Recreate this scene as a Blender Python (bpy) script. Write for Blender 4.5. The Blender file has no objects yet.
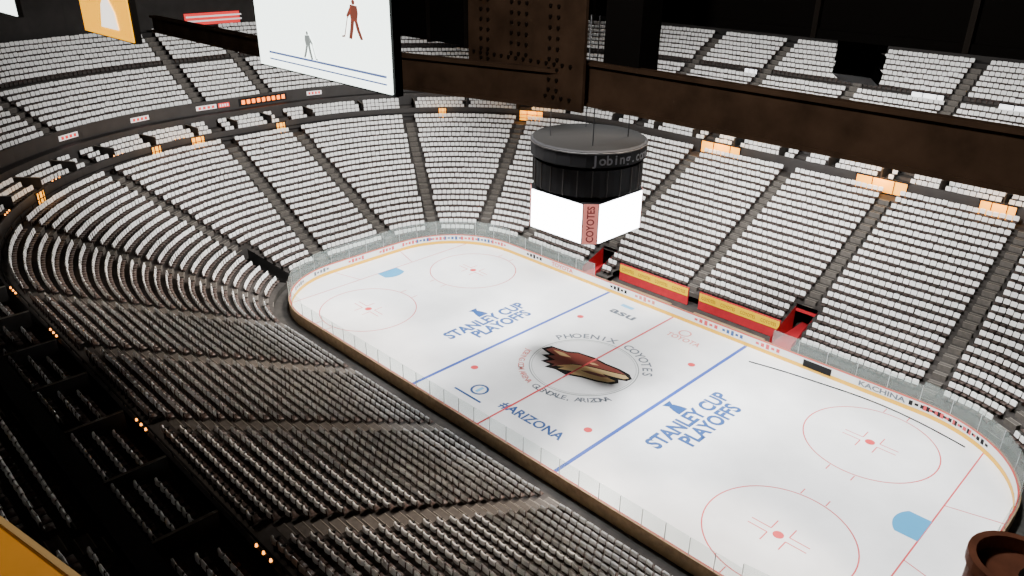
import bpy, numpy as np, math, random
from mathutils import Matrix, Vector
random.seed(4)
rng=np.random.default_rng(4)
SC=bpy.context.scene
COL=SC.collection

# ------------------------------------------------------------------ camera
CP=(35.0632,-43.8611,32.9975,2.3530,-0.4349,0.0135,776.5)
def cam_axes():
    yaw,pit,roll=CP[3:6]
    f=Vector((math.cos(pit)*math.cos(yaw),math.cos(pit)*math.sin(yaw),math.sin(pit)))
    r=f.cross(Vector((0,0,1))).normalized();u=r.cross(f)
    c,s=math.cos(roll),math.sin(roll)
    return r*c+u*s,u*c-r*s,f
R_,U_,F_=cam_axes()
cd=bpy.data.cameras.new("camera");cam=bpy.data.objects.new("camera",cd);COL.objects.link(cam)
cam.matrix_world=Matrix(((R_.x,U_.x,-F_.x,CP[0]),(R_.y,U_.y,-F_.y,CP[1]),(R_.z,U_.z,-F_.z,CP[2]),(0,0,0,1)))
cd.sensor_width=36;cd.lens=36*CP[6]/1024;cd.clip_start=.05;cd.clip_end=500
SC.camera=cam

# ------------------------------------------------------------------ materials
def mat(name,col,rough=.6,metal=0,emis=None,estr=0,noise=0,nscale=3,bump=0,spec=.5):
    m=bpy.data.materials.new(name);m.use_nodes=True
    nt=m.node_tree;b=nt.nodes["Principled BSDF"]
    b.inputs["Base Color"].default_value=(*col,1);b.inputs["Roughness"].default_value=rough
    b.inputs["Metallic"].default_value=metal
    b.inputs["Specular IOR Level"].default_value=spec
    if emis: b.inputs["Emission Color"].default_value=(*emis,1);b.inputs["Emission Strength"].default_value=estr
    if noise or bump:
        tc=nt.nodes.new("ShaderNodeTexCoord");n=nt.nodes.new("ShaderNodeTexNoise")
        n.inputs["Scale"].default_value=nscale;n.inputs["Detail"].default_value=5
        nt.links.new(tc.outputs["Object"],n.inputs["Vector"])
        if noise:
            cr=nt.nodes.new("ShaderNodeValToRGB")
            cr.color_ramp.elements[0].position=.3;cr.color_ramp.elements[1].position=.7
            cr.color_ramp.elements[0].color=(*[c*(1-noise) for c in col],1)
            cr.color_ramp.elements[1].color=(*[min(1,c*(1+noise)) for c in col],1)
            nt.links.new(n.outputs["Fac"],cr.inputs["Fac"]);nt.links.new(cr.outputs["Color"],b.inputs["Base Color"])
        if bump:
            bp=nt.nodes.new("ShaderNodeBump");bp.inputs["Strength"].default_value=bump
            nt.links.new(n.outputs["Fac"],bp.inputs["Height"]);nt.links.new(bp.outputs["Normal"],b.inputs["Normal"])
    return m
M_ice=mat("ice",(.85,.855,.86),.22,noise=.06,nscale=.35,spec=.45)
M_red=mat("ice_red",(.60,.05,.06),.4)
M_blue=mat("ice_blue",(.03,.08,.38),.4)
M_crease=mat("crease_blue",(.05,.30,.55),.4)
M_txtblue=mat("ice_text_blue",(.020,.075,.24),.4)
M_txtgray=mat("ice_text_gray",(.09,.11,.14),.4)
M_txtred=mat("ice_text_red",(.62,.18,.16),.4)
M_circ=mat("center_circle_gray",(.25,.28,.27),.4)
M_black=mat("matte_black",(.010,.010,.011),.75,spec=.15)
M_lid=mat("drum_lid_black",(.006,.006,.006),.95,spec=.05)
M_brick=mat("brick_logo",(.17,.030,.020),.4)
M_tan=mat("tan_logo",(.60,.42,.18),.4)
M_lblue=mat("light_blue_ice_ad",(.18,.48,.75),.4)
M_conc=mat("terrace_concrete",(.036,.031,.028),.85,noise=.35,nscale=1.2,bump=.1)
M_step=mat("aisle_step",(.075,.066,.058),.8,noise=.2,nscale=4)
M_stepedge=mat("aisle_step_nosing",(.22,.20,.17),.7)
M_wall=mat("dark_wall",(.016,.014,.013),.9,noise=.3,nscale=.6)
M_fascia=mat("fascia_dark",(.018,.015,.014),.6,noise=.2,nscale=1)
M_roof=mat("roof_black",(.006,.006,.006),.95,noise=.2,nscale=.2)
M_seat=mat("seat_plastic_dark",(.052,.032,.026),.5,noise=.15,nscale=5)
M_seatmetal=mat("seat_frame_metal",(.05,.05,.05),.45,.6)
M_towel=mat("white_shirt_fabric",(.82,.82,.81),.9,noise=.06,nscale=12)
M_kick=mat("yellow_kickplate",(.82,.44,.01),.5)
M_board=mat("white_board",(.78,.79,.78),.4)
M_cap=mat("board_cap_red",(.50,.05,.04),.5)
M_boardback=mat("board_back_brown",(.30,.20,.11),.7,noise=.2,nscale=3)
M_metal=mat("grey_metal",(.40,.42,.42),.35,.7)
M_redwall=mat("bench_wall_red",(.42,.015,.025),.6,noise=.1,nscale=2)
M_yel=mat("yellow_band",(.72,.47,.0),.6,emis=(1,.60,.0),estr=.12,spec=.2)
M_yellit=mat("lit_yellow",(.8,.38,.02),.6,emis=(1,.36,.01),estr=2.2)
M_whlit=mat("lit_white_window",(.8,.8,.8),.6,emis=(.95,.95,1),estr=2.0)
M_orlit=mat("lamp_orange",(.9,.4,.1),.6,emis=(1,.32,.04),estr=6)
M_led=mat("led_orange",(.9,.25,.03),.6,emis=(1,.18,.01),estr=4)
M_ledw=mat("led_white",(.8,.8,.8),.6,emis=(.9,.8,.8),estr=.5)
M_ledr=mat("led_red",(.6,.03,.03),.6,emis=(.9,.03,.03),estr=.8)
M_screen=mat("scoreboard_screen",(.9,.9,.92),.5,emis=(.93,.95,1),estr=18)
M_pink=mat("scoreboard_corner_sign",(.50,.18,.15),.5,emis=(.70,.20,.17),estr=.7)
M_sign=mat("sign_grey_letters",(.10,.10,.11),.6)
M_maroon=mat("maroon_letters",(.22,.01,.015),.6)
M_tvscr=mat("monitor_picture",(.8,.82,.82),.4,emis=(.86,.96,.90),estr=4.5,noise=.03,nscale=3)
M_tvyel=mat("monitor_yellow_picture",(.8,.5,.03),.4,emis=(1,.43,.0),estr=2.0)
M_tvwhite=mat("monitor_white_shape",(.8,.8,.8),.4,emis=(1,.9,.8),estr=2.2)
M_tvred=mat("player_red",(.35,.10,.08),.5,emis=(.42,.12,.08),estr=.7)
M_tvdark=mat("player_grey",(.35,.36,.35),.5,emis=(.38,.42,.40),estr=1.0)
M_tvblue=mat("picture_blue",(.15,.2,.4),.5,emis=(.16,.22,.50),estr=1.1)
M_beam=mat("rusty_beam_paint",(.115,.075,.053),.85,noise=.3,nscale=2.5,bump=.12,spec=.15)
M_bolt=mat("bolt_dark",(.03,.022,.018),.5,.3)
M_rust=mat("rust_brown_can",(.24,.10,.065),.6,noise=.3,nscale=8)
M_counter=mat("counter_orange_yellow",(.88,.38,.005),.5,noise=.12,nscale=4)
M_white=mat("plain_white",(.8,.8,.8),.5)
def glassmat(name,tint,gl=.10):
    m=bpy.data.materials.new(name);m.use_nodes=True;nt=m.node_tree;nt.nodes.clear()
    o=nt.nodes.new("ShaderNodeOutputMaterial");mx=nt.nodes.new("ShaderNodeMixShader")
    t=nt.nodes.new("ShaderNodeBsdfTransparent");t.inputs[0].default_value=(*tint,1)
    p=nt.nodes.new("ShaderNodeBsdfPrincipled");p.inputs["Base Color"].default_value=(.70,.80,.78,1);p.inputs["Roughness"].default_value=.15
    mx.inputs[0].default_value=gl
    nt.links.new(t.outputs[0],mx.inputs[1]);nt.links.new(p.outputs[0],mx.inputs[2]);nt.links.new(mx.outputs[0],o.inputs[0])
    return m
M_glass=glassmat("rink_glass",(.92,.95,.94),.09)

# ------------------------------------------------------------------ helpers
class MB:
    def __init__(s): s.v=[];s.f=[];s.m=[]
    def quad(s,a,b,c,d,m=0):
        i=len(s.v);s.v+= [a,b,c,d];s.f.append((i,i+1,i+2,i+3));s.m.append(m)
    def poly(s,pts,m=0):
        i=len(s.v);s.v+=list(pts);s.f.append(tuple(range(i,i+len(pts))));s.m.append(m)
    def box(s,c,sz,m=0,M=None,taper=1.):
        x,y,z=sz[0]/2,sz[1]/2,sz[2]/2;i=len(s.v)
        for k,(a,b,e) in enumerate([(-1,-1,-1),(1,-1,-1),(1,1,-1),(-1,1,-1),(-1,-1,1),(1,-1,1),(1,1,1),(-1,1,1)]):
            tp=taper if e>0 else 1
            p=Vector((c[0]+a*x*tp,c[1]+b*y*tp,c[2]+e*z))
            if M is not None: p=M@p
            s.v.append(tuple(p))
        for q in [(0,3,2,1),(4,5,6,7),(0,1,5,4),(1,2,6,5),(2,3,7,6),(3,0,4,7)]:
            s.f.append(tuple(i+j for j in q));s.m.append(m)
    def cyl(s,a,b,r,n=10,m=0,r2=None):
        a=Vector(a);b=Vector(b);ax=(b-a).normalized();r2=r if r2 is None else r2
        h=Vector((0,0,1)) if abs(ax.z)<.9 else Vector((1,0,0))
        u=ax.cross(h).normalized();w=ax.cross(u);i=len(s.v)
        for p,rr in ((a,r),(b,r2)):
            for k in range(n):
                t=2*math.pi*k/n;s.v.append(tuple(p+u*math.cos(t)*rr+w*math.sin(t)*rr))
        for k in range(n):
            j=(k+1)%n;s.f.append((i+k,i+j,i+n+j,i+n+k));s.m.append(m)
        s.f.append(tuple(i+k for k in range(n))[::-1]);s.m.append(m)
        s.f.append(tuple(i+n+k for k in range(n)));s.m.append(m)
    def mesh(s,me,M):
        i=len(s.v)
        s.v+=[tuple(M@v.co) for v in me.vertices]
        for p in me.polygons: s.f.append(tuple(i+j for j in p.vertices));s.m.append(0)
    def build(s,name,mats,parent=None,loc=(0,0,0),smooth=False):
        me=bpy.data.meshes.new(name);me.from_pydata([tuple(v) for v in s.v],[],s.f)
        for m in mats: me.materials.append(m)
        me.polygons.foreach_set("material_index",s.m)
        if smooth: me.polygons.foreach_set("use_smooth",[True]*len(s.f))
        me.update()
        o=bpy.data.objects.new(name,me);o.location=loc;COL.objects.link(o)
        if parent: o.parent=parent
        return o
def thing(o,label,cat,group=None,kind=None):
    o["label"]=label;o["category"]=cat
    if group:o["group"]=group
    if kind:o["kind"]=kind
    return o
def empty(name,loc):
    o=bpy.data.objects.new(name,None);o.location=loc;o.empty_display_size=.3;COL.objects.link(o);return o
def textmesh(body,size,bold=.0,align='CENTER'):
    t=bpy.data.curves.new("t",'FONT');t.body=body;t.size=size;t.align_x=align;t.offset=bold*size;t.resolution_u=3
    o=bpy.data.objects.new("t",t);COL.objects.link(o)
    dg=bpy.context.evaluated_depsgraph_get();dg.update()
    me=bpy.data.meshes.new_from_object(o.evaluated_get(dg));bpy.data.objects.remove(o);return me
def letters(name,body,size,M,m,parent,width=None,bold=.02):
    me=textmesh(body,size,bold)
    xs=[v.co.x for v in me.vertices];w=max(xs)-min(xs);k=(width/w) if width else 1
    b=MB();b.mesh(me,M@Matrix.Diagonal((k,1,1,1)));o=b.build(name,[m],parent);return o
def frame(o,ex,ey):
    ex=Vector(ex).normalized();ey=Vector(ey).normalized();ez=ex.cross(ey)
    return Matrix(((ex.x,ey.x,ez.x,o[0]),(ex.y,ey.y,ez.y,o[1]),(ex.z,ey.z,ez.z,o[2]),(0,0,0,1)))

# ------------------------------------------------------------------ ring path
HX,HY,R0=21.95,4.42,8.53
SEG=[(HX,-HX),(90,180),(HY,-HY),(180,270),(-HX,HX),(270,360),(-HY,HY),(0,90)]
CEN={1:(-HX,HY),3:(-HX,-HY),5:(HX,-HY),7:(HX,HY)}
def PT(d,seg,u):
    if seg==0: return (u,HY+R0+d),(0,-1)
    if seg==2: return (-(HX+R0+d),u),(1,0)
    if seg==4: return (u,-(HY+R0+d)),(0,1)
    if seg==6: return (HX+R0+d,u),(-1,0)
    a=math.radians(u);c=CEN[seg];R=R0+d
    return (c[0]+R*math.cos(a),c[1]+R*math.sin(a)),(-math.cos(a),-math.sin(a))
def stations(breaks={},segs=range(8),step=5):
    L=[]
    for s in segs:
        a,b=SEG[s]
        if s%2: us=list(np.arange(a,b+.1,step))
        else: us=[a,b]
        us=sorted(set([float(x) for x in us]+[float(x) for x in breaks.get(s,[])]),reverse=b<a)
        L+=[(s,u) for u in us]
    return L
def strips(mb,prof,st,skip=None,mats=None):
    for i in range(len(prof)-1):
        for j in range(len(st)-1):
            (s0,u0),(s1,u1)=st[j],st[j+1]
            if s0!=s1: continue
            if skip and skip(i,s0,(u0+u1)/2): continue
            d0,z0=prof[i];d1,z1=prof[i+1]
            a=PT(d0,s0,u0)[0];b=PT(d0,s1,u1)[0];c=PT(d1,s1,u1)[0];e=PT(d1,s0,u0)[0]
            mb.quad((*a,z0),(*b,z0),(*c,z1),(*e,z1),mats[i] if mats else 0)

# ------------------------------------------------------------------ ice
def disc_pts(cx,cy,r,n=48): return [(cx+r*math.cos(2*math.pi*i/n),cy+r*math.sin(2*math.pi*i/n)) for i in range(n)]
ICE=MB();ICE.poly([(*PT(-.01,s,u)[0],0) for s,u in stations()])
ice=ICE.build("ice_sheet",[M_ice]);thing(ice,"white painted hockey ice sheet with team emblem and lines","ice rink")
def ring(mb,cx,cy,r,w,z,a0=0,a1=360,n=64):
    for i in range(n):
        t0=math.radians(a0+(a1-a0)*i/n);t1=math.radians(a0+(a1-a0)*(i+1)/n)
        mb.quad(*[(cx+q*math.cos(t),cy+q*math.sin(t),z) for q,t in ((r-w,t0),(r,t0),(r,t1),(r-w,t1))])
def rect(mb,x0,y0,x1,y1,z): mb.quad((x0,y0,z),(x1,y0,z),(x1,y1,z),(x0,y1,z))
for sx in(-1,1):
    b=MB();rect(b,sx*7.62-.16,-12.9,sx*7.62+.16,12.9,.006);b.build("blue_line",[M_blue],ice)
    b=MB();g=sx*27.13;y=HY+math.sqrt(R0**2-(27.13-HX)**2)-.05;rect(b,g-.05,-y,g+.05,y,.006)
    for sy in(-1,1):
        b.quad((g,sy*3.35-.04,.006),(sx*30.4,sy*4.27-.04,.006),(sx*30.4,sy*4.27+.04,.006),(g,sy*3.35+.04,.006))
    b.build("goal_line",[M_red],ice)
    b=MB();n=16;r=1.83;pts=[]
    for i in range(n+1):
        t=math.radians(-42+84*i/n);pts.append((g-sx*r*math.cos(t),r*math.sin(t),.008))
    pts=[(g,-1.22,.008)]+pts+[(g,1.22,.008)]
    b.poly(pts);b.build("goal_crease",[M_crease],ice)
    for sy in(-1,1):
        cx,cy=sx*21.03,sy*6.7
        b=MB();ring(b,cx,cy,4.57,.09,.006)
        for a in(-1,1):
            for e in(-1,1):
                rect(b,cx+a*.85-.04,cy+e*4.55,cx+a*.85+.04,cy+e*5.2,.006)
                rect(b,cx+a*.6,cy+e*.25-.04,cx+a*1.9,cy+e*.25+.04,.006)
                rect(b,cx+a*.6-.04,cy+e*.25,cx+a*.6+.04,cy+e*1.15,.006)
        b.build("faceoff_circle",[M_red],ice)
        b=MB();b.poly([(x,y,.008) for x,y in disc_pts(cx,cy,.34,24)]);b.build("faceoff_dot",[M_red],ice)
        b=MB();b.poly([(x,y,.008) for x,y in disc_pts(sx*6.1,cy,.32,24)]);b.build("faceoff_dot",[M_red],ice)
b=MB();rect(b,-.09,-12.9,.09,12.9,.02);b.build("center_line",[M_red],ice)
b=MB();ring(b,0,0,4.57,.09,.008);ring(b,0,0,4.35,.04,.008);b.build("center_circle",[M_circ],ice)
def arctext(name,body,r,a_mid,span,size,m,bottom=False):
    b=MB();n=len(body)
    for i,ch in enumerate(body):
        if ch==' ':continue
        f=(i+.5)/n-.5
        me=textmesh(ch,size,.02)
        if bottom:
            a=math.radians(a_mid+f*span);p=(r*math.cos(a),r*math.sin(a),.01);rot=a+math.pi/2
        else:
            a=math.radians(a_mid-f*span);p=(r*math.cos(a),r*math.sin(a),.01);rot=a-math.pi/2
        b.mesh(me,Matrix.Translation(p)@Matrix.Rotation(rot,4,'Z'))
    return b.build(name,[m],ice)
arctext("phoenix_lettering","PHOENIX",4.85,128,62,1.15,M_txtgray)
arctext("coyotes_lettering","COYOTES",4.85,57,60,1.15,M_txtgray)
arctext("glendale_lettering","GLENDALE, ARIZONA",5.45,297,72,.85,M_txtgray,True)
arctext("arena_lettering","JOBING.COM ARENA",5.45,224,62,.72,M_txtred,True)
LM=Matrix.Rotation(math.radians(14),4,'Z')@Matrix.Diagonal((1.08,1.05,1,1))
def emb(name,pts,m,z):
    b=MB();b.poly([tuple(LM@Vector((x,y,z))) for x,y in pts]);return b.build(name,[m],ice)
black=[(-4.1,.7),(-3.6,1.5),(-2.2,1.4),(-1.3,1.75),(.2,1.65),(1.3,1.3),(2.5,1.1),(3.5,.75),(3.95,.2),(3.7,-.3),(3.1,-.45),(3.3,-.9),(2.9,-1.35),(1.8,-1.6),(.6,-1.65),(-.6,-1.95),(-1.6,-1.65),(-2.5,-1.75),(-2.3,-1.2),(-3.2,-1.1),(-2.8,-.5),(-3.6,-.2),(-3.1,.2)]
emb("emblem_outline",black,M_black,.010)
emb("emblem_fur",[(-3.7,.75),(-3.4,1.3),(-2.1,1.2),(-1.2,1.55),(.2,1.45),(1.2,1.1),(2.4,.9),(3.3,.52),(2.2,.38),(1.0,.32),(0,.12),(-.9,-.2),(-1.5,-.8),(-2.1,-1.4),(-2.0,-.95),(-2.8,-.95),(-2.3,-.35),(-3.1,-.1),(-2.6,.3)],M_brick,.012)
emb("emblem_muzzle",[(-.8,-.25),(.1,.05),(1.0,.2),(2.2,.28),(3.3,.42),(3.7,.15),(3.4,-.15),(2.6,-.25),(1.7,-.3),(2.3,-.6),(3.0,-.75),(2.6,-1.2),(1.7,-1.4),(.6,-1.45),(-.5,-1.7),(-.4,-1.2),(-1.5,-1.45),(-1.2,-.95),(-1.8,-1.15),(-1.4,-.7)],M_tan,.014)
emb("emblem_mouth",[(.6,-.5),(1.7,-.42),(2.5,-.5),(1.9,-.78),(.9,-.85),(.1,-.75)],M_brick,.016)
emb("emblem_ear",[(-3.2,1.0),(-2.2,1.0),(-1.4,.65),(-2.3,.5)],M_tan,.014)
emb("emblem_eye",[(.0,.65),(.5,.85),(1.0,.7),(.5,.55)],M_tan,.014)
def icetext(name,body,cx,cy,size,m,along='x',width=None,bold=.02):
    if along=='x': M=frame((cx,cy,.01),(1,0,0),(0,1,0))
    else: M=frame((cx,cy,.01),(0,1,0),(-1,0,0))
    return letters(name,body,size,M,m,ice,width,bold)
for cx in(-11.1,11.0):
    icetext("stanley_cup_lettering","STANLEY CUP",cx,-.2,1.75,M_txtblue,'y',9.6,.04)
    icetext("playoffs_lettering","PLAYOFFS",cx+1.5,.4,1.75,M_txtblue,'y',6.8,.04)
    b=MB();z=.012
    for (w0,w1,h0,h1) in ((.55,.55,0,.35),(.5,.45,.35,.7),(.42,.30,.7,1.1),(.2,.5,1.1,1.6)):
        b.quad((cx-1.4-h0,-w0+.3,z),(cx-1.4-h0,w0+.3,z),(cx-1.4-h1,w1+.3,z),(cx-1.4-h1,-w1+.3,z))
    b.build("trophy_mark",[M_txtblue],ice)
icetext("car_maker_lettering","TOYOTA",3.1,9.6,1.0,M_txtred,'x',3.4)
icetext("advert_lettering","asu",-3.6,9.6,1.5,M_txtgray,'x',2.8,.03)
icetext("arizona_lettering","#ARIZONA",2.4,-9.2,1.25,M_txtblue,'x',6.2,.03)
b=MB();ring(b,-3.3,-8.7,.75,.2,.01,0,360,28);b.build("round_blue_mark",[M_txtblue],ice)
b=MB();rect(b,-3.45,-9.1,-3.15,-8.3,.012);b.build("round_blue_mark_core",[M_lblue],ice)
b=MB();rect(b,-4.9,-10.0,-1.9,-9.8,.01);b.build("small_blue_stripe",[M_txtblue],ice)
b=MB();rect(b,-5.0,11.3,-3.6,11.8,.01);b.build("pale_blue_mark",[M_lblue],ice)
b=MB();ring(b,2.6,11.0,.6,.14,.01,0,360,24);b.build("oval_mark",[M_txtred],ice)

# ------------------------------------------------------------------ boards
st=stations(step=5)
b=MB();strips(b,[(.0,0),(.0,.34)],st);strips(b,[(.01,.34),(.01,1.0)],st,mats=[1])
strips(b,[(-.01,1.0),(-.01,1.06),(.10,1.06)],st,mats=[2,2]);strips(b,[(.10,1.06),(.20,1.06),(.20,0)],st,mats=[3,3])
boards=b.build("rink_boards",[M_kick,M_board,M_cap,M_boardback]);thing(boards,"white rink boards with yellow kickplate and red cap around ice","rink boards")
for (x,w,txt,m) in ((19.2,3.6,"KACHINA",M_txtgray),(-14,3,"TOYOTA",M_red),(-18,2.4,"",M_black),(3.5,2.6,"",M_red),(6.2,2.2,"",M_txtblue),(-3.3,2.5,"",M_txtred),(-6.5,2.2,"",M_black),(9.6,2.4,"",M_red)):
    if txt: letters("board_advert_lettering",txt,.58,frame((x,12.93,.48),(1,0,0),(0,0,1)),m,boards,w,.03)
    elif w:
        b=MB();n=5
        for i in range(n):
            x0=x-w/2+w*i/n;h=.22+.12*((i*7)%3)
            b.box((x0+w/n*.4,12.94,.68),(w/n*.62,.012,h))
        b.build("board_advert",[m],boards)
b=MB();b.box((14.0,12.93,.55),(2.4,.04,.62));b.build("black_board_panel",[M_black],boards)
for (seg,us,m) in ((7,(88,74,58),M_black),(7,(81,66),M_red),(1,(100,125,150,172),M_red),(1,(112,138,160),M_txtblue),(3,(190,215,245),M_txtgray),(2,(2.5,-1.5),M_red)):
    for u in us:
        b=MB();s=1 if seg%2==0 else math.degrees(1/8.5)
        for i in range(5):
            (p,n)=PT(-.01,seg,u+(i-2)*.42*s);h=.20+.10*((i*5)%3)
            b.box((0,0,0),(.27,.012,h),M=frame((*p,.68),(-n[1],n[0],0),(0,0,1)) @ Matrix.Rotation(math.pi/2,4,'X'))
        b.build("board_advert",[m],boards)
gl=[]
for s in range(8):
    a,bb=SEG[s];L=abs(bb-a) if s%2==0 else math.radians(90)*8.6
    n=max(1,round(L/(2.44 if s!=4 else 1.6)));
    for i in range(n):
        u0=a+(bb-a)*i/n;u1=a+(bb-a)*(i+1)/n;um=(u0+u1)/2
        if s==0 and abs(um)<9.3: continue
        gl.append((s,u0,u1))
for (s,u0,u1) in gl:
    p0=Vector(PT(.12,s,u0)[0]);p1=Vector(PT(.12,s,u1)[0]);h=2.75 if s in(1,2,3,5,6,7) else 2.4
    c=(p0+p1)/2;e=(p1-p0);L=e.length;e.normalize()
    root=empty("rink_glass_panel",(c.x,c.y,1.07))
    thing(root,"clear shielding glass panel standing on the rink boards","rink glass","rink shielding glass panels")
    M=frame((0,0,0),(e.x,e.y,0),(-e.y,e.x,0))
    b=MB();b.box((0,0,(h-1.08)/2+.005),(L-.06,.015,h-1.08),M=M);b.build("glass_pane",[M_glass],root)
    b=MB();b.box((-L/2+.025,0,(h-1.08)/2-.01),(.04,.04,h-1.12),M=M);b.build("metal_post",[M_metal],root)

# ------------------------------------------------------------------ seating bowl
ND,D0,Z0,DP,RS=22,1.6,.5,.86,.43
UD0,UZ0,UDP,URS,UN=26.0,13.1,.85,.45,16
CD0,CZ0,CDP,CRS,CN=21.9,10.3,.85,.32,3
VOM=[(0,8.9,10.9,5),(0,-12.6,-10.8,4),(3,205,212,6)]
brk={0:[8.9,10.9,-12.6,-10.8,9.2,-9.2],3:[205,212]}
def lskip_row(k,s,u):
    for (vs,a,bb,km) in VOM:
        if s==vs and a<u<bb and k<km: return True
    if s==0 and abs(u)<9.2 and k<2: return True
    return False
prof=[(D0,0)]
for k in range(ND):
    prof.append((D0+k*DP,Z0+k*RS));prof.append((D0+(k+1)*DP,Z0+k*RS))
ZT=Z0+(ND-1)*RS;DT=D0+ND*DP
prof.append((21.4,ZT))
b=MB();strips(b,prof,stations(brk),skip=lambda i,s,u:lskip_row(i//2,s,u))
t=b.build("lower_seating_terrace",[M_conc]);thing(t,"dark stepped concrete terrace of the lower bowl","terrace",kind="structure")
prof=[(21.4,ZT),(21.4,11.1),(21.55,11.1),(21.55,CZ0)]
for k in range(CN): prof+=[(CD0+k*CDP-.15 if k==0 else CD0+k*CDP,CZ0+k*CRS),(CD0+(k+1)*CDP,CZ0+k*CRS)]
prof+=[(24.7,CZ0+(CN-1)*CRS),(24.7,12.4),(25.8,12.4),(25.8,13.8),(25.95,13.8),(25.95,UZ0)]
for k in range(UN): prof+=[(UD0+k*UDP,UZ0+k*URS),(UD0+(k+1)*UDP,UZ0+k*URS)]
UDT=UD0+UN*UDP
b=MB();strips(b,prof,stations(),mats=[1,1,1]+[0]*(2*CN)+[1,1,1,1,1,1]+[0]*(2*UN+2))
t=b.build("upper_seating_terrace",[M_conc,M_fascia]);thing(t,"dark stepped upper tier with club level parapet","terrace",kind="structure")
b=MB();strips(b,[(UDT,-.1),(UDT,UZ0+UN*URS),(UDT+1.5,UZ0+UN*URS+.0),(UDT+1.5,44)],stations());w=b.build("wall_perimeter",[M_wall]);w["kind"]="structure"
b=MB();b.poly([(*PT(UDT+1.5,s,u)[0],-.06) for s,u in stations()]);w=b.build("floor",[M_conc]);w["kind"]="structure"
b=MB();b.poly([(*PT(UDT+1.5,s,u)[0],44) for s,u in stations()][::-1]);w=b.build("ceiling",[M_roof]);w["kind"]="structure"

PARTS=[]
for s,n in((3,9),(4,9),(1,7),(2,2),(0,8)):
    a,bb=SEG[s]
    for i in range(n): PARTS.append((s,a+(bb-a)*(i+.5)/n))
AX=[HX,9.9,-.6,-11.7,-HX];AN=[-HX,-11.2,-.6,10.3,HX]
SECT=[(0,AX[i],AX[i+1]) for i in range(4)]+[(1,90,120),(1,120,150),(1,150,180),(2,HY,-HY),(3,180,210),(3,210,240),(3,240,270)]+[(4,AN[i],AN[i+1]) for i in range(4)]+[(5,270,300),(7,60,90),(7,30,60)]
seats=[]
def rowseats(k,d,z,tier,aw=1.3):
    for (s,a,bb) in SECT:
        if s%2==0: L=abs(bb-a);
        else: L=math.radians(abs(bb-a))*(R0+d)
        n=int((L-aw)/.54)
        if n<1: continue
        for i in range(n):
            off=(i-(n-1)/2)*.54
            if s%2==0: u=(a+bb)/2+off
            else: u=(a+bb)/2+math.degrees(off/(R0+d))
            sc=1 if s%2==0 else math.radians(1)*(R0+d)
            if tier=='l':
                if lskip_row(k,s,u): continue
                if any(s==v[0] and v[1]-.4/sc<u<v[2]+.4/sc and k<v[3] for v in VOM): continue
            if tier=='c' and any(s==q[0] and abs(u-q[1])*sc<.38 for q in PARTS): continue
            p,nn=PT(d,s,u)
            seats.append((p[0],p[1],z,-nn[0],nn[1],tier))
for k in range(ND): rowseats(k,D0+k*DP+.58,Z0+k*RS,'l')
for k in range(CN): rowseats(k,CD0+k*CDP+.5,CZ0+k*CRS,'c')
for k in range(UN):
    if k in(8,): continue
    rowseats(k,UD0+k*UDP+.55,UZ0+k*URS,'u')
S=np.array([x[:5] for x in seats])
Cp=np.array(CP[:3]);D=S[:,:3]-Cp
zc=D@np.array(F_);xc=512+CP[6]*(D@np.array(R_))/zc;yc=288-CP[6]*(D@np.array(U_))/zc
vis=(zc>0)&(xc>4)&(xc<1020)&(yc>4)&(yc<572)&~((xc<75)&(yc>520))
dist=np.where(vis,np.linalg.norm(D,axis=1),1e9)
order=np.argsort(dist);near=set(order[:300].tolist())
T=MB()
T.box((0,.00,.43),(.44,.38,.05),0)
T.box((0,-.20,.64),(.44,.05,.42),0)
T.box((0,-.12,.2),(.08,.1,.42),0)
W_=.235
T.quad((-W_,-.12,.53),(W_,-.12,.53),(W_,-.15,.70),(-W_,-.15,.70),1)
T.quad((-W_,-.15,.70),(W_,-.15,.70),(W_,-.16,.88),(-W_,-.16,.88),1)
T.quad((-W_,-.16,.88),(W_,-.16,.88),(W_*.75,-.2,.94),(-W_*.75,-.2,.94),1)
T.quad((-W_*.75,-.2,.94),(W_*.75,-.2,.94),(W_,-.25,.88),(-W_,-.25,.88),1)
T.quad((-W_,-.25,.88),(W_,-.25,.88),(W_*.95,-.265,.62),(-W_*.95,-.265,.62),1)
tv=np.array(T.v);tf=np.array(T.f);tm=np.array(T.m)
far=np.array([i for i in range(len(S)) if i not in near])
def mass(idx,name,label):
    A=S[idx];n=len(A)
    jz=rng.normal(0,.02,n);rt=rng.normal(0,.06,n)
    s=A[:,3];c=A[:,4]
    s,c=s*np.cos(rt)+c*np.sin(rt),c*np.cos(rt)-s*np.sin(rt)
    x=tv[None,:,0]*c[:,None]-tv[None,:,1]*s[:,None]+A[:,0:1]
    y=tv[None,:,0]*s[:,None]+tv[None,:,1]*c[:,None]+A[:,1:2]
    z=tv[None,:,2]*(1+jz[:,None])+A[:,2:3]
    V=np.stack([x,y,z],2).reshape(-1,3).astype(np.float32)
    Fc=(tf[None]+(np.arange(n)*len(tv))[:,None,None]).reshape(-1).astype(np.int32)
    nf=n*len(tf)
    me=bpy.data.meshes.new(name);me.vertices.add(len(V));me.vertices.foreach_set("co",V.ravel())
    me.loops.add(len(Fc));me.loops.foreach_set("vertex_index",Fc)
    me.polygons.add(nf);me.polygons.foreach_set("loop_start",np.arange(nf,dtype=np.int32)*4)
    me.materials.append(M_seat);me.materials.append(M_towel)
    me.polygons.foreach_set("material_index",np.tile(tm,n).astype(np.int32))
    me.update(calc_edges=True)
    o=bpy.data.objects.new(name,me);COL.objects.link(o);thing(o,label,"seats",kind="stuff",group="arena seats")
mass(far,"stadium_seats","thousands of dark folding arena seats with white shirts")
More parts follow.
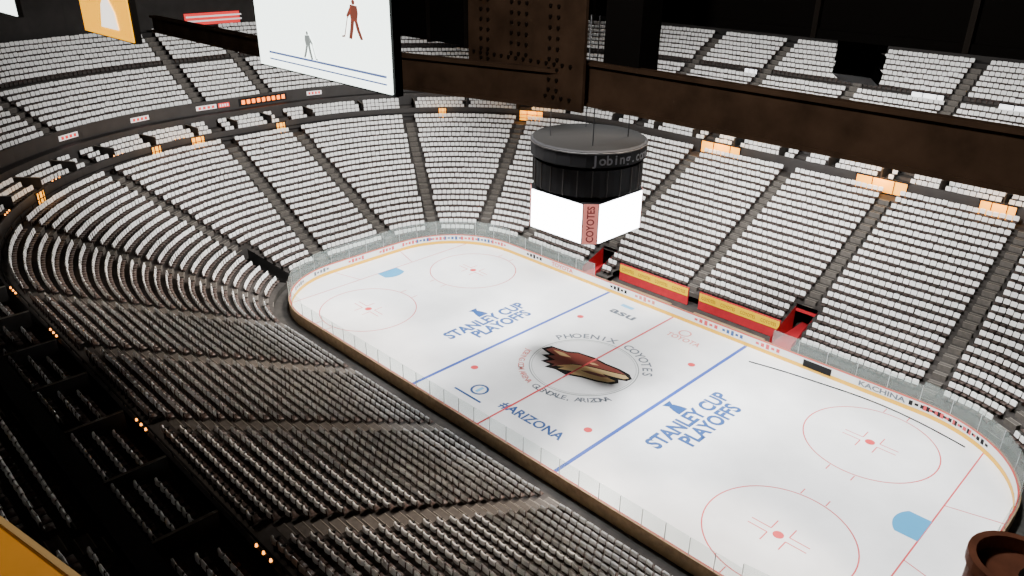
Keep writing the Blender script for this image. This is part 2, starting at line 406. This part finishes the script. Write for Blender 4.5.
def grid(mb,fn,nu,nv,m=0):
    i0=len(mb.v)
    for j in range(nv+1):
        for i in range(nu+1): mb.v.append(fn(i/nu,j/nv))
    for j in range(nv):
        for i in range(nu):
            a=i0+j*(nu+1)+i;mb.f.append((a,a+1,a+nu+2,a+nu+1));mb.m.append(m)
def bk(off):
    def f(u,v):
        x=(u-.5)*.46;curve=.05*(2*u-1)**2
        top=.40+.44*v-(.03*(2*u-1)**4*v)
        return (x,-.24+off+curve-.03*v,top)
    return f
b=MB();grid(b,bk(0),6,4);grid(b,bk(.04),6,4);o_back=b.build("seat_back",[M_seat],smooth=True)
b=MB();grid(b,lambda u,v:((u-.5)*.45,-.2+.42*v,.46-.03*math.sin(math.pi*u)+.02*v-.05*max(0,v-.8)*5*.5),6,5)
grid(b,lambda u,v:((u-.5)*.45,-.2+.42*v,.41+.02*v),2,2);o_pan=b.build("seat_pan",[M_seat],smooth=True)
b=MB();b.box((-.25,-.04,.32),(.035,.30,.64));b.box((-.25,.0,.62),(.05,.34,.03));b.box((0,-.16,.2),(.5,.05,.05));o_fr=b.build("stadium_seat",[M_seatmetal])
def tw(u,v):
    x=(u-.5)*(.45-.03*math.sin(6*v));w=.012*math.sin(14*u)
    if v<.45: q=v/.45;return (x,-.13-.06*q+w+.05*(2*u-1)**2,.52+.34*q)
    if v<.6: q=(v-.45)/.15;a=math.pi*q;return (x,-.235+.045*math.cos(a)+.05*(2*u-1)**2,.86+.045*math.sin(a))
    q=(v-.6)/.4;return (x,-.295+.05*(2*u-1)**2+w*.5,.86-.22*q)
b=MB();grid(b,tw,6,14);o_tw=b.build("white_shirt",[M_towel],smooth=True)
first=True
for i in sorted(near):
    x,y,z,s_,c_=S[i]
    if first: r=o_fr
    else: r=o_fr.copy();COL.objects.link(r)
    r.location=(x,y,z+.002);r.rotation_euler=(0,0,math.atan2(s_,c_)+random.gauss(0,.03))
    thing(r,"dark folding arena seat with a white shirt over its back","seat","arena seats")
    for q in (o_back,o_pan,o_tw):
        k=q if first else q.copy()
        if not first: COL.objects.link(k)
        k.parent=r
    first=False

def stairs(s,u,d0,z0,dp,rs,n,k0=0):
    b=MB();w=.5
    for k in range(k0,n-1 if n else n):
        for h in (0,1):
            d=d0+k*dp+(dp/2)*h+.0;zz=z0+k*rs+rs/2*h
            p,nn=PT(d+dp/4,s,u);M=frame((*p,zz),(-nn[1],nn[0],0),(-nn[0],-nn[1],0))
            if h: b.box((0,0,.0),(2*w,dp/2,rs+.02),0,M)
            b.box((0,-dp/4+.03,rs/2+.012 if h else .012),(2*w,.04,.02),1,M)
    o=b.build("aisle_stairs",[M_step,M_stepedge]);thing(o,"concrete aisle steps with pale nosings between seat blocks","stairs","aisle stairs between seat blocks")
done=set()
for (s,a,bb) in SECT:
    for u in(a,bb):
        p=PT(10,s,u)[0];key=(round(p[0]),round(p[1]))
        if key in done: continue
        done.add(key)
        k0=0
        for v in VOM:
            if s==v[0] and v[1]-.3<=u<=v[2]+.3: k0=v[3]
        if s==0 and abs(u)<9.2:k0=2
        stairs(s,u,D0,Z0,DP,RS,ND,k0);stairs(s,u,UD0,UZ0,UDP,URS,UN)
for (s,a,bb,km) in VOM:
    root=empty("tunnel_entrance",(0,0,0));thing(root,"tunnel entrance with red floor cut into the seating" if s==0 else "dark tunnel entrance cut into the seating","tunnel entrance")
    dm=D0+km*DP;b=MB();zt=Z0+(km-1)*RS
    for u in(a,bb):
        q=[PT(d,s,u)[0] for d in(D0,dm)]
        b.quad((*q[0],0),(*q[1],0),(*q[1],zt+.25),(*q[0],Z0+.25))
    pa,pb=PT(dm,s,a)[0],PT(dm,s,bb)[0]
    b.quad((*pa,1.9),(*pb,1.9),(*pb,zt+RS),(*pa,zt+RS));b.build("tunnel_wall",[M_redwall if s==0 else M_wall],root)
    b=MB();b.quad((*PT(D0,s,a)[0],.03),(*PT(D0,s,bb)[0],.03),(*PT(dm+2,s,bb)[0],.03),(*PT(dm+2,s,a)[0],.03));b.build("tunnel_floor",[M_redwall if s==0 else M_conc],root)
dw=D0+2*DP-.08
for sx in(-1,1):
    root=empty("bench_back_wall",(sx*4.75,12.95+dw,0));thing(root,"red wall with yellow banner strip behind team bench","wall","bench back walls")
    b=MB();b.box((0,0,.9),(8.3,.12,1.8));b.build("red_wall_panel",[M_redwall],root)
    b=MB();b.box((0,-.075,1.30),(8.2,.03,.80));bd=b.build("yellow_banner_strip",[M_yel],root)
    for i in range(4):
        letters("banner_lettering","COYOTES",.46,frame((-3.1+i*2.05,-.1,1.13),(1,0,0),(0,0,1)),M_maroon,bd,1.5,.0)
    root=empty("team_bench",(sx*4.9,12.95+1.3,0));thing(root,"long wooden team bench behind the boards","bench","team benches")
    b=MB();b.box((0,0,.47),(7.2,.38,.06));b.box((0,.3,.2),(7.2,.04,.4));b.build("bench_seat",[M_boardback],root)
    for k in range(5):
        b=MB();b.box((-3.4+k*1.7,0,.22),(.08,.3,.44));b.build("leg",[M_metal],root)
b=MB();stn=stations(segs=(1,2,3,4),step=6)
for h in (.55,1.0):
    strips(b,[(21.0,ZT+h-.03),(21.0,ZT+h+.03),(21.07,ZT+h+.03),(21.07,ZT+h-.03)],stn)
for s in (1,2,3,4):
    a,bb=SEG[s];n=22 if s==4 else (5 if s==2 else 18)
    for i in range(n):
        u=a+(bb-a)*(i+.5)/n;p,nn=PT(21.03,s,u);b.box((p[0],p[1],ZT+.5),(.05,.05,1.0))
o=b.build("guard_railing",[M_black]);thing(o,"black metal guard railing behind the lower seats","railing")
for s,u in PARTS:
    p,nn=PT(23.2,s,u);M=frame((*p,0),(-nn[1],nn[0],0),(-nn[0],-nn[1],0))
    root=empty("box_partition",(0,0,0));thing(root,"low dark partition wall with pale cap between club boxes","partition","club box partitions")
    b=MB();b.box((0,0,11.3),(.1,2.6,1.0),0,M);b.build("partition_wall",[M_wall],root)
    b=MB();b.box((0,0,11.82),(.12,2.6,.04),0,M);b.build("partition_cap",[M_stepedge],root)
WARM=[]
for (s,u,w) in ((0,-9.5,5),(0,8.6,5),(0,19,3),(1,118,3.2),(1,141,1.0),(2,3,1.2),(3,186,1.6),(3,196,1.2),(3,228,1.4)):
    p,nn=PT(21.36,s,u);M=frame((*p,ZT),(-nn[1],nn[0],0),(0,0,1))
    root=empty("lit_concourse_opening",(0,0,0));thing(root,"warm yellow lit concourse opening behind top seat row","opening","lit concourse openings")
    b=MB();b.box((0,.8,0),(w,1.3,.05),0,M);b.build("lit_interior",[M_yellit],root)
    b=MB();b.box((0,1.5,.05),(w+.3,.10,.12),0,M);b.box((0,.1,.05),(w+.3,.10,.12),0,M)
    for e in(-1,-.35,.5,1): b.box((e*(w/2),.8,.05),(.07,1.4,.12),0,M)
    b.build("opening_frame",[M_black],root)
    q=PT(20.3,s,u)[0];WARM.append((q[0],q[1],ZT+2.0,w))
for (x,w) in((7.2,3.2),(16,3.8),(-13.6,1.6)):
    p,nn=PT(UD0+8*UDP+.8,0,x)
    root=empty("lit_upper_window",(p[0],p[1]-.1,UZ0+8*URS));thing(root,"bright white lit window strip among upper seats","window","lit upper windows")
    b=MB();b.box((0,-.05,.55),(w,.05,.5));b.build("window_glow",[M_whlit],root)
    b=MB();b.box((0,0,.86),(w+.2,.12,.1));b.box((0,0,.25),(w+.2,.12,.1));b.box((-w*.15,-.06,.55),(.1,.08,.6));b.box((w*.3,-.06,.55),(.1,.08,.6));b.build("window_frame",[M_black],root)
for (s,u) in ((4,-20),(4,-12),(4,.8),(4,12.5),(3,258),(3,240),(3,222),(3,205),(3,190),(4,20)):
    p,nn=PT(21.48,s,u);M=frame((*p,11.1),(-nn[1],nn[0],0),(-nn[0],-nn[1],0))
    root=empty("ledge_lamp",(0,0,0));thing(root,"cluster of small warm lamps on the club level ledge","lamp","warm ledge lamps")
    b=MB();b.box((0,0,.03),(1.5,.12,.05),0,M);b.build("lamp_base",[M_black],root)
    for k in range(3):
        b=MB();c=M@Vector(((k-1)*.55,0,.06));b.cyl(c,c+Vector((0,0,.11)),.06,10,r2=.04);b.build("lamp_bulb",[M_orlit],root)
def fpanel(s,u,w,zc_,h,m,name,label):
    p,nn=PT(25.74,s,u);M=frame((*p,zc_),(-nn[1],nn[0],0),(0,0,1))
    root=empty(name,(0,0,0));thing(root,label,"sign")
    b=MB();b.box((0,0,0),(w,h,.08),0,M);b.build("panel",[M_black if m is M_led else m],root);return root,M
r,M=fpanel(2,3.4,6.5,13.1,.9,M_led,"led_ribbon_sign","black ribbon sign with glowing orange letters on balcony fascia")
for i in range(9):
    b=MB();b.box((-2.7+i*.68,0,.06),(.42,.5,.03),0,M);b.build("glowing_character",[M_led],r)
for (s,u,w,m) in ((2,-4.0,2.5,M_ledw),(3,193,2.2,M_ledw),(2,-1.8,1.4,M_ledr),(3,208,2.4,M_ledw),(1,170,2,M_ledw)):
    r,M=fpanel(s,u,w,13.1,.5,m,"fascia_advert_sign","small pale advertising sign on the balcony fascia")
    b=MB()
    for i in range(4): b.box((-w*.33+i*w*.22,0,.06),(w*.13,.3,.02),0,M)
    b.build("sign_letters",[M_ledr if m is M_ledw else M_ledw],r)
p,nn=PT(UDT+1.3,2,8);root=empty("wall_banner_display",(p[0],p[1],21.4));thing(root,"red and white striped display on the upper back wall","sign")
b=MB();b.box((0,0,0),(.1,13,1.5));b.build("display_panel",[M_ledr],root)
b=MB();b.box((.07,0,.3),(.03,12.6,.2));b.box((.07,0,-.25),(.03,12.6,.2));b.build("display_stripe",[M_ledw],root)

# ------------------------------------------------------------------ scoreboard
sb=empty("center_scoreboard",(-.42,-.42,12.35));thing(sb,"black hanging scoreboard with four glowing white screens","scoreboard")
def octo(h,c): return [(h-c,-h),(h,-h+c),(h,h-c),(h-c,h),(-h+c,h),(-h,h-c),(-h,-h+c),(-h+c,-h)]
def prism(mb,rings,m=0):
    n=8;i0=len(mb.v)
    for (h,c,z) in rings: mb.v+=[(x,y,z) for x,y in octo(h,c)]
    for k in range(len(rings)-1):
        for j in range(n):
            a=i0+k*n+j;q=i0+k*n+(j+1)%n;mb.f.append((a,q,q+n,a+n));mb.m.append(m)
    mb.f.append(tuple(range(i0,i0+n))[::-1]);mb.m.append(m)
    e=i0+(len(rings)-1)*n;mb.f.append(tuple(range(e,e+n)));mb.m.append(m)
def lathe(mb,rp,n,m=0):
    i0=len(mb.v)
    for r,z in rp: mb.v+=[(r*math.cos(2*math.pi*(j+.5)/n),r*math.sin(2*math.pi*(j+.5)/n),z) for j in range(n)]
    for k in range(len(rp)-1):
        for j in range(n): a=i0+k*n+j;q=i0+k*n+(j+1)%n;mb.f.append((a,q,q+n,a+n));mb.m.append(m)
b=MB();prism(b,[(3.0,.8,0),(3.3,.8,.12),(3.3,.8,3.2),(3.05,.8,3.25),(3.05,1.0,3.6)]);b.build("screen_housing",[M_black],sb)
b=MB();lathe(b,[(3.2,3.4),(4.0,3.6),(4.0,5.5),(3.85,5.55),(3.85,5.7),(4.25,5.8),(4.25,6.85),(4.1,6.95)],24);b.build("upper_drum",[M_black],sb)
b=MB();lathe(b,[(4.1,6.95),(0.01,7.0)],24);b.build("drum_lid",[M_lid],sb)
b=MB();lathe(b,[(4.26,6.70),(4.29,6.72),(4.29,6.79),(4.26,6.81)],24);b.build("drum_trim_ring",[M_fascia],sb)
b=MB()
for j in range(24):
    a=2*math.pi*j/24;b.box((4.02*math.cos(a),4.02*math.sin(a),4.55),(.07,.07,1.9))
b.build("drum_ribs",[M_fascia],sb)
for (nx,ny) in((0,-1),(1,0),(0,1),(-1,0)):
    M=frame((nx*3.31,ny*3.31,0),(-ny,nx,0),(0,0,1))
    b=MB();b.box((0,1.65,0),(4.9,2.9,.06),0,M);b.build("screen",[M_screen],sb)
for a0 in(-14,166):
    b=MB();body="Jobing.com"
    for i,ch in enumerate(body):
        a=math.radians(a0+(i-4.5)*6.6);me=textmesh(ch,.95,.02)
        b.mesh(me,frame((4.3*math.cos(a),4.3*math.sin(a),6.0),(-math.sin(a),math.cos(a),0),(0,0,1)))
    b.build("arena_name_lettering",[M_sign],sb)
for (sx,sy) in((1,-1),(1,1),(-1,1),(-1,-1)):
    nrm=Vector((sx,sy,0)).normalized();ex=Vector((-nrm.y,nrm.x,0));o_=nrm*4.12
    M=frame((o_.x,o_.y,0),ex,(0,0,1))
    b=MB();b.box((0,1.65,0),(1.05,3.0,.05),0,M);cs=b.build("corner_sign",[M_pink],sb)
    o2=nrm*4.16
    M2=frame((o2.x,o2.y,1.65),(0,0,1),-ex)@Matrix.Translation((0,-.26,0))
    letters("team_lettering","COYOTES",.75,M2,M_maroon,cs,2.7,.02)
for (x,y) in((2,2),(-2,2),(2,-2),(-2,-2)):
    b=MB();b.cyl((x,y,6.9),(x,y,31.5),.04,6);b.build("suspension_cable",[M_black],sb)

# ------------------------------------------------------------------ press box monitors
for (x0,x1,ms,dz) in((30.26,31.68,M_tvscr,0),(27.0,28.16,M_tvyel,-.09),(23.4,24.87,M_tvscr,-.14)):
    w=x1-x0;h=w*.5625;root=empty("hanging_monitor",((x0+x1)/2,-41.36,32.17+h/2+dz));thing(root,"flat monitor hung from ceiling showing a %s"%("hockey game on white ice" if ms is M_tvscr else "bright yellow picture"),"monitor","press box monitors")
    b=MB();b.box((0,.035,0),(w,.05,h));b.build("monitor_housing",[M_black],root)
    b=MB();b.box((-.0,0,0.0),(w-.03,.012,h-.025));scn=b.build("screen",[ms],root)
    b=MB();b.cyl((0,.08,h/2),(0,.08,4),.03,8);b.box((0,.09,0),(.3,.04,.3));b.build("mounting_pole",[M_black],root)
    if x0>30:
        cz=32.17+h/2;cxm=(x0+x1)/2
        def person_flat(px,pz,s,m,flip=1):
            b=MB();y=-.012
            P=lambda pts:b.poly([(px-cxm+flip*a*s,y,pz-cz+c*s) for a,c in pts])
            P([(-.06,.40),(.05,.40),(.08,.47),(.04,.53),(-.04,.53),(-.08,.47)])
            P([(-.17,.38),(.14,.40),(.20,.25),(.14,.02),(-.14,.00),(-.20,.2)])
            P([(-.14,.05),(.0,.04),(-.10,-.22),(-.24,-.44),(-.36,-.42),(-.24,-.2)])
            P([(-.02,.04),(.14,.05),(.20,-.2),(.28,-.44),(.14,-.46),(.04,-.2)])
            P([(.10,.38),(.19,.3),(.34,.12),(.27,.06),(.12,.20)])
            P([(.25,.14),(.29,.12),(.48,-.38),(.60,-.40),(.59,-.44),(.45,-.42)])
            b.build("player_picture",[m],scn)
        person_flat(31.37,32.53,.21,M_tvred,-1);person_flat(30.88,32.35,.16,M_tvdark)
        b=MB();b.box((.05,-.008,-h/2+.10),(w-.2,.006,.012));b.box((.05,-.008,-h/2+.06),(w-.2,.006,.008));b.build("ice_line_picture",[M_tvblue],scn)
    elif x0>26:
        b=MB();b.poly([(-.1,-.012,-.24),(.30,-.012,-.24),(.27,-.012,-.1),(.12,-.012,.05),(-.02,-.012,-.05)]);b.build("picture_shape",[M_tvwhite],scn)

# ------------------------------------------------------------------ roof truss near camera
DZ=.12
def ibeam(name,a,bp,h,wd,parent):
    a=Vector(a);bp=Vector(bp);e=(bp-a);L=e.length;M=frame(a,e,(-e.y,e.x,0))
    b=MB();b.box((L/2,0,h/2),(L,wd*.25,h-.06),0,M);b.box((L/2,0,.03),(L,wd,.05),0,M);b.box((L/2,0,h-.03),(L,wd,.05),0,M)
    return b.build(name,[M_beam],parent)
tr=empty("roof_truss",(28,-35.9,30.76+DZ));thing(tr,"brown painted steel roof truss with bolted gusset plate","roof truss")
def W2(o): o.location=(-28,35.9,-30.76);return o
W2(ibeam("truss_chord",(28.4,-35.9,30.76),(42,-35.9,30.76),.58,.14,tr))
W2(ibeam("truss_chord",(24.5,-36.95,30.66),(28.2,-36.1,30.70),.52,.14,tr))
W2(ibeam("truss_chord",(16.6,-36.7,30.66),(23.2,-36.7,30.66),.36,.14,tr))
b=MB();b.box((27.55,-36.14,31.92),(2.15,.05,2.4));W2(b.build("gusset_plate",[M_beam],tr))
b=MB()
for cx0 in (26.75,27.35,28.05):
    for i in range(2 if cx0!=27.35 else 3):
        for j in range(16):
            if cx0==27.35 and (j<3): continue
            x=cx0+i*.14;z=30.95+j*.13
            b.cyl((x,-36.15,z),(x,-36.19,z),.024,6)
for i in range(14):
    x=26.6+i*.14
    for z in (30.86,31.28): b.cyl((x,-36.15,z),(x,-36.19,z),.024,6)
o=b.build("bolt_heads",[M_bolt],tr);o["kind"]="stuff";W2(o)
b=MB();b.box((27.6,-35.9,36),(1.1,.35,8));b.box((29.0,-35.7,34.6),(.55,.4,7.5));W2(b.build("truss_post",[M_black],tr))
cw=empty("overhead_catwalk",(32,-32.6,31.7));thing(cw,"black enclosed overhead catwalk hanging beneath the roof","catwalk")
b=MB();b.box((2,0,1.5),(16,1.2,3.0));b.box((2,-.62,.05),(16,.06,.12))
for i in range(9): b.box((-5.6+i*1.9,-.66,1.4),(.07,.07,2.8),1)
b.build("catwalk_body",[M_black,M_fascia],cw)
dk=empty("blackout_box",(23.3,-34.2,31.15));thing(dk,"plain black box added to black out the area beside the steel truss","black box")  # plain box, added to keep the area left of the gusset black
b=MB();b.box((0,0,1.6),(3.6,1.0,3.2))
for i in range(4): b.box((-1.5+i*1.0,0,1.6),(.06,1.08,3.26),1)
b.build("blackout_box_body",[M_black,M_fascia],dk)
sp=empty("speaker_cluster",(26.9,-23.2,30.3));thing(sp,"black loudspeaker cluster hanging from the roof","speaker")
for k in range(4):
    b=MB();M=Matrix.Translation((0,0,-k*.36+.5))@Matrix.Rotation(math.radians(-8*k),4,'X')
    b.box((0,0,0),(1.0,.7,.34),0,M);b.box((0,-.36,0),(.9,.03,.28),1,M);b.build("speaker_box",[M_black,M_fascia],sp)
b=MB();b.cyl((-.4,0,.6),(-.4,0,8),.03,6);b.cyl((.4,0,.6),(.4,0,8),.03,6);b.build("hanging_cable",[M_black],sp)

can=empty("stage_light_can",(34.85,-40.80,30.40));thing(can,"rust brown cylindrical light housing with black yoke","stage light")
b=MB();lathe(b,[(.001,-.9),(.16,-.9),(.165,.30),(.18,.31),(.18,.36),(.15,.36),(.145,.30),(.001,.28)],28)
b.build("housing",[M_rust],can,smooth=False)
b=MB();b.box((.12,-.02,.42),(.05,.05,.30));b.cyl((.1,0,.55),(.30,.05,.70),.035,10);b.cyl((.05,0,.30),(.16,.0,.58),.045,10);b.build("yoke",[M_black],can)
b=MB();b.cyl((-.5,0,-.95),(3,0,-.95),.05,10);b.build("support_pipe",[M_black],can)
ct=empty("press_counter",(33.1,-44.37,31.9));thing(ct,"orange yellow topped counter edge with pale trim","counter")
M=Matrix.Rotation(math.radians(12),4,'Z')
b=MB();b.box((-.4,.1,-.03),(3.0,.9,.06),0,M);b.build("counter_top",[M_counter],ct)
b=MB();b.box((-.4,.556,-.005),(3.0,.012,.02),0,M);b.build("edge_trim",[M_tan],ct)
b=MB();b.box((.50,.46,.004),(.08,.03,.004),0,M);b.build("pale_label",[M_white],ct)

cu=bpy.data.curves.new("cable",'CURVE');cu.dimensions='3D';cu.bevel_depth=.045;cu.bevel_resolution=2
pts=[(9.2,10.6,.07),(12.0,11.3,.07),(15,11.6,.07),(18.5,12.2,.07),(22.5,11.9,.07),(26.0,10.9,.07)]
sp_=cu.splines.new('NURBS');sp_.points.add(len(pts)-1);sp_.use_endpoint_u=True
for i,p in enumerate(pts): sp_.points[i].co=(*p,1)
cu.materials.append(M_black);tmp=bpy.data.objects.new("t",cu);COL.objects.link(tmp)
dg=bpy.context.evaluated_depsgraph_get();me=bpy.data.meshes.new_from_object(tmp.evaluated_get(dg));bpy.data.objects.remove(tmp)
o=bpy.data.objects.new("black_cable",me);COL.objects.link(o);thing(o,"thin black cable trailing across the ice beside boards","cable")

# ------------------------------------------------------------------ lights
def spot(loc,tgt,e,ang,r=1.5,col=(1,1,1),blend=.5):
    l=bpy.data.lights.new("arena_floodlight",'SPOT');l.energy=e;l.spot_size=math.radians(ang);l.spot_blend=blend;l.shadow_soft_size=r;l.color=col
    o=bpy.data.objects.new("arena_floodlight",l);o.location=loc;o.rotation_euler=(Vector(tgt)-Vector(loc)).to_track_quat('-Z','Y').to_euler();COL.objects.link(o)
for x in(-20,0,20):
    for y in(-7,7): spot((x,y,33),(x,y*.8,0),54000,56,1.2,(1,1,1),.4)
spot((-8,-12,34),(-8,27,4),115000,75,2,(1,.99,.96),.8)
spot((14,-12,34),(16,27,4),115000,75,2,(1,.99,.96),.8)
spot((-5,0,34),(-42,2,4),115000,75,2,(1,.99,.96),.8)
spot((-5,5,34),(-30,-25,4),60000,56,2,(1,.95,.88),.8)
for x in(-18,2,20): spot((x,8,34),(x,-19,3),80000,43,1.5,(1,.84,.70),.35)
spot((0,-10,36),(0,46,17),50000,70,2,(1,.98,.95),.8)
spot((5,5,36),(-60,0,17),75000,60,2,(1,.98,.95),.8)
for (x,y,z,w_) in WARM:
    l=bpy.data.lights.new("concourse_lamp",'POINT');l.energy=110*w_;l.color=(1,.5,.15);l.shadow_soft_size=.3
    o=bpy.data.objects.new("concourse_lamp",l);o.location=(x,y,z);COL.objects.link(o)
l=bpy.data.lights.new("truss_fill_light",'POINT');l.energy=620;l.color=(1,.84,.68);l.shadow_soft_size=.3  # unseen fill light, added to brighten the brown truss
o=bpy.data.objects.new("truss_fill_light",l);o.location=(31,-41.0,35.5);COL.objects.link(o)
l=bpy.data.lights.new("counter_lamp",'POINT');l.energy=12;l.color=(1,.85,.65);l.shadow_soft_size=.2
o=bpy.data.objects.new("counter_lamp",l);o.location=(33.0,-44.3,33.6);COL.objects.link(o)
w=bpy.data.worlds.new("world");SC.world=w;w.use_nodes=True
w.node_tree.nodes["Background"].inputs[0].default_value=(.7,.65,.6,1);w.node_tree.nodes["Background"].inputs[1].default_value=.012
